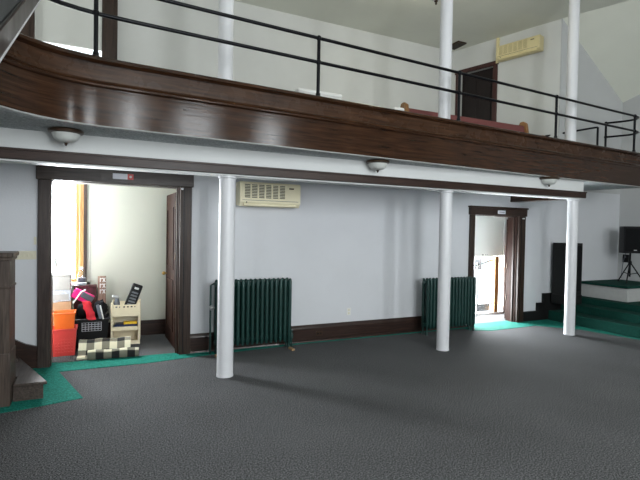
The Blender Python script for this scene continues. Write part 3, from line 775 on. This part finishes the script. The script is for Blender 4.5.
# ------------------------------------------------------------------ clutter in the left vestibule
def bin_mesh(w0, d0, w1, d1, h, t=.012):
    b = MB()
    def ring(w, d, z): return [(-w/2, -d/2, z), (w/2, -d/2, z), (w/2, d/2, z), (-w/2, d/2, z)]
    o0, o1, i1, i0 = ring(w0, d0, 0), ring(w1, d1, h), ring(w1-2*t, d1-2*t, h), ring(w0-2*t, d0-2*t, t)
    V = [[b.bm.verts.new(p) for p in r] for r in (o0, o1, i1, i0)]
    b.bm.faces.new(list(reversed(V[0]))); b.bm.faces.new(V[3])
    for a, c_ in zip(V, V[1:]):
        for k in range(4): b.bm.faces.new((a[k], a[(k+1) % 4], c_[(k+1) % 4], c_[k]))
    return b
def lattice(w, h, nx, nz, t, bar):
    b = MB()
    for i in range(nx+1):
        x = -w/2+w*i/nx; b.box(x-bar/2, x+bar/2, -t, 0, 0, h)
    for j in range(nz+1):
        z = h*j/nz; b.box(-w/2, w/2, -t*1.05, 0, max(0, z-bar/2), min(h, z+bar/2))
    return b
# coral crate with orange bin nested in it
t = thing('plastic_crate', 'coral red plastic crate on the vestibule floor inside the left doorway', 'crate', (-.345, 7.03, 0))
bin_mesh(.25, .25, .28, .28, .345).build('tub', M['redpink'], t)
l = lattice(.22, .24, 6, 6, .008, .012).build('side_grid', M['redpink'], t); l.location = (0, -.137, .05); l.rotation_euler = (math.radians(-3), 0, 0)
MB().tube([(-.145, -.145, .345), (.145, -.145, .345), (.145, .145, .345), (-.145, .145, .345)], .010, 8, True).build('rim', M['redpink'], t)
t = thing('plastic_bin', 'orange plastic bin sitting in the coral red crate', 'bin', (-.345, 7.03, .20))
bin_mesh(.20, .20, .245, .245, .35).build('tub', M['orange'], t)
MB().tube([(-.125, -.125, .35), (.125, -.125, .35), (.125, .125, .35), (-.125, .125, .35)], .010, 8, True).build('rim', M['orange'], t)
# cardboard boxes behind
t = thing('cardboard_box', 'brown cardboard box behind the orange bin', 'box', (-.47, 7.41, 0))
MB().box(-.19, .19, -.19, .19, 0, .66).build('carton', M['card'], t, .006)
MB().box(-.03, .03, -.192, .192, .655, .663).build('tape', M['paperlabel'], t)
t = thing('cardboard_box', 'printed grey and white box stacked on the brown cardboard box', 'box', (-.47, 7.41, .664))
MB().box(-.185, .185, -.18, .18, 0, .15).build('carton', M['paperlabel'], t, .006)
MB().box(-.13, .16, -.183, -.178, .02, .10).build('print_panel', M['boxwhite'], t)
MB().box(-.16, -.10, -.184, -.179, .06, .10).build('red_print', M['redlab'], t)
t = thing('cardboard_box', 'white box on top of the stack below the bright window', 'box', (-.47, 7.41, .815))
MB().box(-.18, .18, -.17, .17, 0, .19).build('carton', M['boxwhite'], t, .008)
MB().box(-.185, .185, -.175, .175, .19, .215).build('lid', M['boxwhite'], t, .006)
# laundry basket and its contents
t = thing('laundry_basket', 'black plastic laundry basket with a pale grid panel', 'basket', (-.025, 7.38, 0))
bin_mesh(.36, .30, .44, .36, .40).build('tub', M['black'], t)
MB().tube([(-.225, -.185, .40), (.225, -.185, .40), (.225, .185, .40), (-.225, .185, .40)], .014, 8, True).build('rim', M['black'], t)
l = lattice(.24, .12, 6, 4, .010, .008).build('grid_panel', M['paperlabel'], t); l.location = (0, -.178, .24); l.rotation_euler = (math.radians(-4.5), 0, 0)
def blob(c, r, sc, seed, seg=18):
    b = MB(); b.sphere((0, 0, 0), r, sc, seg); rnd = random.Random(seed)
    ph = [rnd.uniform(0, 6) for _ in range(6)]
    for v_ in b.bm.verts:
        p = v_.co; k = 1+.10*math.sin(9*p.x/r+ph[0])+.10*math.sin(8*p.y/r+ph[1])*math.sin(7*p.z/r+ph[2])
        v_.co = p*k
    bmesh.ops.translate(b.bm, verts=b.bm.verts, vec=c); return b
t = blob((0, 0, .10), .105, (.9, .9, 1.0), 1); tag(t.build('black_bag', M['blackcloth'], None, 0, 80, None, (-.125, 7.40, .40)), 'black cloth bag on the left in the laundry basket', 'bag')
t = blob((0, 0, .11), .11, (.85, .8, 1.1), 2); tag(t.build('black_bag', M['blackcloth'], None, 0, 80, None, (.085, 7.42, .40)), 'dark cloth bundle on the right in the laundry basket', 'bag')
t = thing('tote_bag', 'folded magenta bag leaning over the laundry basket', 'bag', (-.14, 7.27, .62), math.radians(8))
MB().obox((0, 0, .10), (.27, .035, .15), (math.radians(20), math.radians(28), 0)).build('body', M['magenta'], t, .014)
MB().tube([(-.12, -.03, .02), (-.02, -.04, .17), (.03, -.04, .19)], .010, 8).build('pale_piping', M['whitebox'], t)
MB().obox((.05, -.035, .09), (.17, .025, .085), (math.radians(20), math.radians(35), 0)).build('grey_pocket', M['greyp'], t, .01)
t = thing('red_cloth', 'bright red cloth hanging down the front of the laundry basket', 'cloth', (-.03, 7.20, .40))
b = MB(); A = []
for i in range(9):
    z = .26-.26*i/8; xo = -.07+.08*i/8; wv = .012*math.sin(i*1.6)
    A.append([b.bm.verts.new((xo-.05+wv, -.02+wv, z)), b.bm.verts.new((xo+.0, -.035-wv, z)), b.bm.verts.new((xo+.05+wv, -.02, z)), b.bm.verts.new((xo+.05, .0, z)), b.bm.verts.new((xo-.05, .0, z))])
for p, q in zip(A, A[1:]):
    for k in range(5): b.bm.faces.new((p[k], p[(k+1) % 5], q[(k+1) % 5], q[k]))
b.bm.faces.new(A[0]); b.bm.faces.new(list(reversed(A[-1])))
b.build('drape', M['red'], t, 0, 80)
t = thing('folded_scarf', 'teal and grey scarf end beside the red cloth', 'scarf', (.065, 7.165, .41))
MB().obox((0, 0, .10), (.04, .02, .20), (0, math.radians(-12), 0)).build('band', M['greyp'], t, .006)
MB().obox((.035, 0, .09), (.018, .022, .20), (0, math.radians(-12), 0)).build('pale_stripe', M['whitebox'], t, .004)
t = thing('maroon_case', 'maroon case standing behind the magenta bag', 'case', (-.115, 7.66, 0))
MB().box(-.15, .15, -.06, .06, 0, .83).build('body', M['casered'], t, .01)
MB().box(-.155, .155, -.065, .065, .79, .835).build('lid', M['casered'], t, .008)
t = thing('glass_bottle', 'clear rounded plastic bottle on the maroon case', 'bottle', (-.165, 7.65, .836))
MB().lathe((0, 0, 0), [(.045, 0), (.055, .01), (.055, .12), (.045, .17), (.022, .205), (.020, .225)], 20).build('body', M['bottle'], t)
MB().lathe((0, 0, 0), [(.024, .225), (.024, .25), (.018, .256)], 16).build('cap', M['whitebox'], t)
MB().lathe((0, 0, 0), [(.056, .04), (.0565, .045), (.0565, .10), (.056, .105)], 20).build('label_band', M['greyp'], t)
t = thing('carved_plaque', 'narrow carved wooden plaque standing behind the laundry basket', 'plaque', (.105, 7.67, 0))
MB().box(-.055, .055, -.02, .02, 0, .955).build('board', M['plaque'], t, .004)
q = MB()
for k in range(3):
    z = .90-.085*k
    q.obox((-.022, -.022, z), (.012, .008, .06)); q.obox((-.006, -.022, z+.02), (.03, .008, .010)); q.obox((.028, -.022, z), (.010, .008, .07), (0, .5, 0)); q.obox((.028, -.022, z), (.010, .008, .07), (0, -.5, 0))
q.build('carving', M['whitebox'], t)
# candle holder on the sill
t = thing('candle_holder', 'grey turned candle holder on the window sill', 'candle holder', (-.50, 7.72, .861))
MB().lathe((0, 0, 0), [(.052, 0), (.052, .012), (.028, .03), (.018, .08), (.030, .12), (.016, .16), (.022, .24), (.030, .28), (.020, .31), (.058, .35), (.058, .372), (.02, .378)], 20).build('stem', M['pewter'], t)
t = thing('glass_jar', 'cloudy white jar on the window sill', 'jar', (-.36, 7.72, .861))
MB().lathe((0, 0, 0), [(.05, 0), (.055, .02), (.055, .10), (.04, .12)], 20).build('body', M['frost'], t)
MB().lathe((0, 0, 0), [(.044, .12), (.044, .14), (.02, .145)], 20).build('lid', M['whitebox'], t)
# beige stacking crates
def crate(z, label, solid):
    t = thing('stacking_crate', label, 'crate', (.425, 7.36, z), math.radians(-6), 'beige stacking crates')
    w, d, h = .36, .28, .20
    MB().box(-w/2, w/2, -d/2, d/2, 0, .012).build('floor_panel', M['beige'], t, .002)
    for sx in (-1, 1):
        for sy in (-1, 1): MB().box(sx*w/2-.014, sx*w/2+.014, sy*d/2-.014, sy*d/2+.014, 0, h).build('corner_post', M['beige'], t, .003)
    f_ = MB(); f_.box(-w/2, w/2, -d/2-.006, -d/2+.006, .0, .05); f_.box(-w/2, w/2, -d/2-.006, -d/2+.006, .05, .125 if solid else .055)
    if solid:
        for k in range(7): f_.box(-w/2+.02+.05*k, -w/2+.045+.05*k, -d/2-.006, -d/2+.006, .125, .145)
        f_.box(-w/2, w/2, -d/2-.007, -d/2+.007, .145, .165)
    f_.build('front_panel', M['beige'], t)
    for sx in (-1, 1):
        s_ = MB()
        for z_ in (.0, .075, .15): s_.box(sx*w/2-.006, sx*w/2+.006, -d/2, d/2, z_, z_+.045)
        for y_ in (-.07, .07): s_.box(sx*w/2-.006, sx*w/2+.006, y_-.012, y_+.012, 0, .195)
        s_.build('side_panel', M['beige'], t)
    MB().box(-w/2, w/2, d/2-.006, d/2+.006, 0, h-.02).build('back_panel', M['beige'], t)
    return t
crate(.01, 'lowest beige stacking crate on the vestibule floor', False)
crate(.212, 'middle beige stacking crate holding blue and yellow things', False)
crate(.414, 'topmost beige stacking crate with slotted front', True)
tag(MB().box(-.15, .15, -.10, .10, 0, .06).build('blue_tray', M['blue'], None, .012, 35, (0, 0, math.radians(-6)), (.425, 7.38, .227)), 'navy tray in the middle beige crate', 'tray')
tag(MB().box(-.09, .09, -.045, .045, 0, .035).build('yellow_package', M['yellow'], None, .008, 35, (0, 0, math.radians(-6)), (.48, 7.30, .29)), 'yellow package at the front of the middle beige crate', 'package')
t = thing('handled_case', 'black ribbed long handled case leaning out of the topmost beige crate', 'case', (.44, 7.36, .456))
mt = Matrix.Rotation(math.radians(20), 4, 'Y')
MB().box(-.075, .075, -.03, .03, .0, .42, mt).build('body', M['black'], t, .02)
q = MB()
for k in range(5): q.box(-.045, .045, -.036, -.03, .10+.045*k, .125+.045*k, mt)
q.build('rib', M['greyp'], t)
MB().box(-.03, .03, -.036, -.030, .345, .375, mt).build('handle_plate', M['steel'], t, .004)
t = thing('hand_tool', 'grey rounded tool at the left of the topmost beige crate', 'tool', (.30, 7.36, .428))
MB().lathe((0, 0, 0), [(.035, 0), (.045, .05), (.04, .17), (.022, .23), (.012, .25)], 16).build('body', M['greyp'], t)
MB().obox((-.02, -.01, .255), (.09, .03, .035), (0, math.radians(12), 0)).build('nozzle', M['steel'], t, .008)
# checked rug, folded and rolled on the floor
t = thing('checked_rug', 'folded black and cream checked rug on the floor in front of the crates', 'rug', (.17, 6.80, 0), math.radians(-4))
def ribbon(prof, x0, x1, th, nx=10, skew=0):
    b = MB(); uvl = b.bm.loops.layers.uv.new('UVMap')
    n = len(prof); s = [0]
    for p, q in zip(prof, prof[1:]): s.append(s[-1]+math.hypot(q[0]-p[0], q[1]-p[1]))
    def nrm(i):
        a = prof[max(0, i-1)]; c_ = prof[min(n-1, i+1)]; dx, dz = c_[0]-a[0], c_[1]-a[1]; l_ = math.hypot(dx, dz) or 1
        return (-dz/l_, dx/l_)
    top, bot = [], []
    for i, (y, z) in enumerate(prof):
        nn = nrm(i); rt, rb = [], []
        for k in range(nx+1):
            x = x0+(x1-x0)*k/nx+skew*(y-prof[0][0]); wz = .006*math.sin(k*1.3+i*.4)*min(1, z/.04)
            rt.append(b.bm.verts.new((x, y+nn[0]*th/2, max(.001, z+nn[1]*th/2+wz)))); rb.append(b.bm.verts.new((x, y-nn[0]*th/2, max(.0005, z-nn[1]*th/2+wz))))
        top.append(rt); bot.append(rb)
    def face(vs, uvs):
        try: f_ = b.bm.faces.new(vs)
        except ValueError: return
        for lp, uv in zip(f_.loops, uvs): lp[uvl].uv = uv
    for i in range(n-1):
        for k in range(nx):
            u0, u1 = (x1-x0)*k/nx, (x1-x0)*(k+1)/nx
            uv = [(u0, s[i]), (u1, s[i]), (u1, s[i+1]), (u0, s[i+1])]
            face((top[i][k], top[i][k+1], top[i+1][k+1], top[i+1][k]), uv)
            face((bot[i][k], bot[i+1][k], bot[i+1][k+1], bot[i][k+1]), [uv[0], uv[3], uv[2], uv[1]])
        for k, u0 in ((0, 0), (nx, x1-x0)):
            face((top[i][k], top[i+1][k], bot[i+1][k], bot[i][k]), [(u0, s[i]), (u0, s[i+1]), (u0, s[i+1]), (u0, s[i])])
    for i in (0, n-1):
        for k in range(nx):
            u0 = (x1-x0)*k/nx
            face((top[i][k], top[i][k+1], bot[i][k+1], bot[i][k]), [(u0, s[i])]*4)
    return b
ribbon([(-.20, .012), (-.10, .014), (-.03, .03), (.02, .08), (.06, .14), (.12, .165), (.20, .16), (.26, .12), (.28, .06), (.24, .02)], -.35, .28, .02).build('folded_sheet', M['rug'], t, 0, 70)
pr_ = []
for k in range(22):
    a = -1.0+k*.55; r_ = .012+.0024*k; pr_.append((-.235+r_*math.cos(a), .068+r_*math.sin(a)))
ribbon(pr_, -.22, .38, .008, 8, .0).build('rolled_edge', M['rug'], t, 0, 70)

# ------------------------------------------------------------------ light
def area(name, loc, rot, sx, sy, power, col=(1, 1, 1)):
    L = bpy.data.lights.new(name, 'AREA'); L.shape = 'RECTANGLE'; L.size = sx; L.size_y = sy; L.energy = power; L.color = col
    o = bpy.data.objects.new(name, L); C.objects.link(o); o.location = loc; o.rotation_euler = rot; return o
P_MAIN = [430, 170, 215]
for x, WW, pw_ in zip(WX, WWS, P_MAIN):
    area('daylight', (x, YF-.3, (WH[0]+WH[1])/2), (PI/2, 0, 0), WW*2, WH[1]-WH[0], pw_, (1, .995, .985))
area('daylight', ((W1[0]+W1[1])/2, 8.05, (W1[2]+W1[3])/2), (-PI/2, 0, 0), W1[1]-W1[0], W1[3]-W1[2], 450, (1, 1, 1))
area('daylight', ((W2[0]+W2[1])/2, YV+.125, 1.16), (-PI/2, 0, 0), W2[1]-W2[0], 2.26, 680, (1, 1, 1))
area('daylight', ((GW[0]+GW[1])/2, GY+.3, (GW[2]+GW[3])/2), (-PI/2, 0, 0), GW[1]-GW[0], GW[3]-GW[2], 60, (1, 1, 1))
area('daylight', (XL-.25, (LWA[0]+LWA[1])/2, (LWA[2]+LWA[3])/2), (PI/2, 0, -PI/2), LWA[1]-LWA[0], LWA[3]-LWA[2], 110, (.95, .975, 1))  # fill light at the added lower left window
area('daylight', (XL-.25, (LWB[0]+LWB[1])/2, (LWB[2]+LWB[3])/2), (PI/2, 0, -PI/2), LWB[1]-LWB[0], LWB[3]-LWB[2], 50, (1, .99, .96))  # fill light at the added left gallery window
pl = bpy.data.lights.new('ceiling_lamp', 'POINT'); pl.energy = 42; pl.color = (1, .99, .86); pl.shadow_soft_size = .05
po_ = bpy.data.objects.new('ceiling_lamp', pl); C.objects.link(po_); po_.location = (4.84, 6.0, ZC-.40)
wd = bpy.data.worlds.new('overcast_sky'); S.world = wd; wd.use_nodes = True
bg = wd.node_tree.nodes['Background']; bg.inputs['Color'].default_value = (.97, .985, 1, 1); bg.inputs['Strength'].default_value = 2.0

# ------------------------------------------------------------------ camera
yaw, pitch, roll = (math.radians(a) for a in (25.65, -1.25, 1.03))
F = Vector((math.sin(yaw)*math.cos(pitch), math.cos(yaw)*math.cos(pitch), math.sin(pitch)))
R = Vector((math.cos(yaw), -math.sin(yaw), 0)); U = R.cross(F)
R2 = R*math.cos(roll)+U*math.sin(roll); U2 = -R*math.sin(roll)+U*math.cos(roll)
cam = bpy.data.cameras.new('camera'); co = bpy.data.objects.new('camera', cam); C.objects.link(co)
mw = Matrix((R2, U2, -F)).transposed().to_4x4(); mw.translation = (0, 0, 1.7); co.matrix_world = mw
cam.sensor_width = 36; cam.lens = 36*470/640; cam.clip_start = .05; cam.clip_end = 200
S.camera = co
S.view_settings.view_transform = 'Standard'; S.view_settings.look = 'None'
S.view_settings.exposure = 0; S.view_settings.gamma = 1
S.view_settings.use_curve_mapping = False
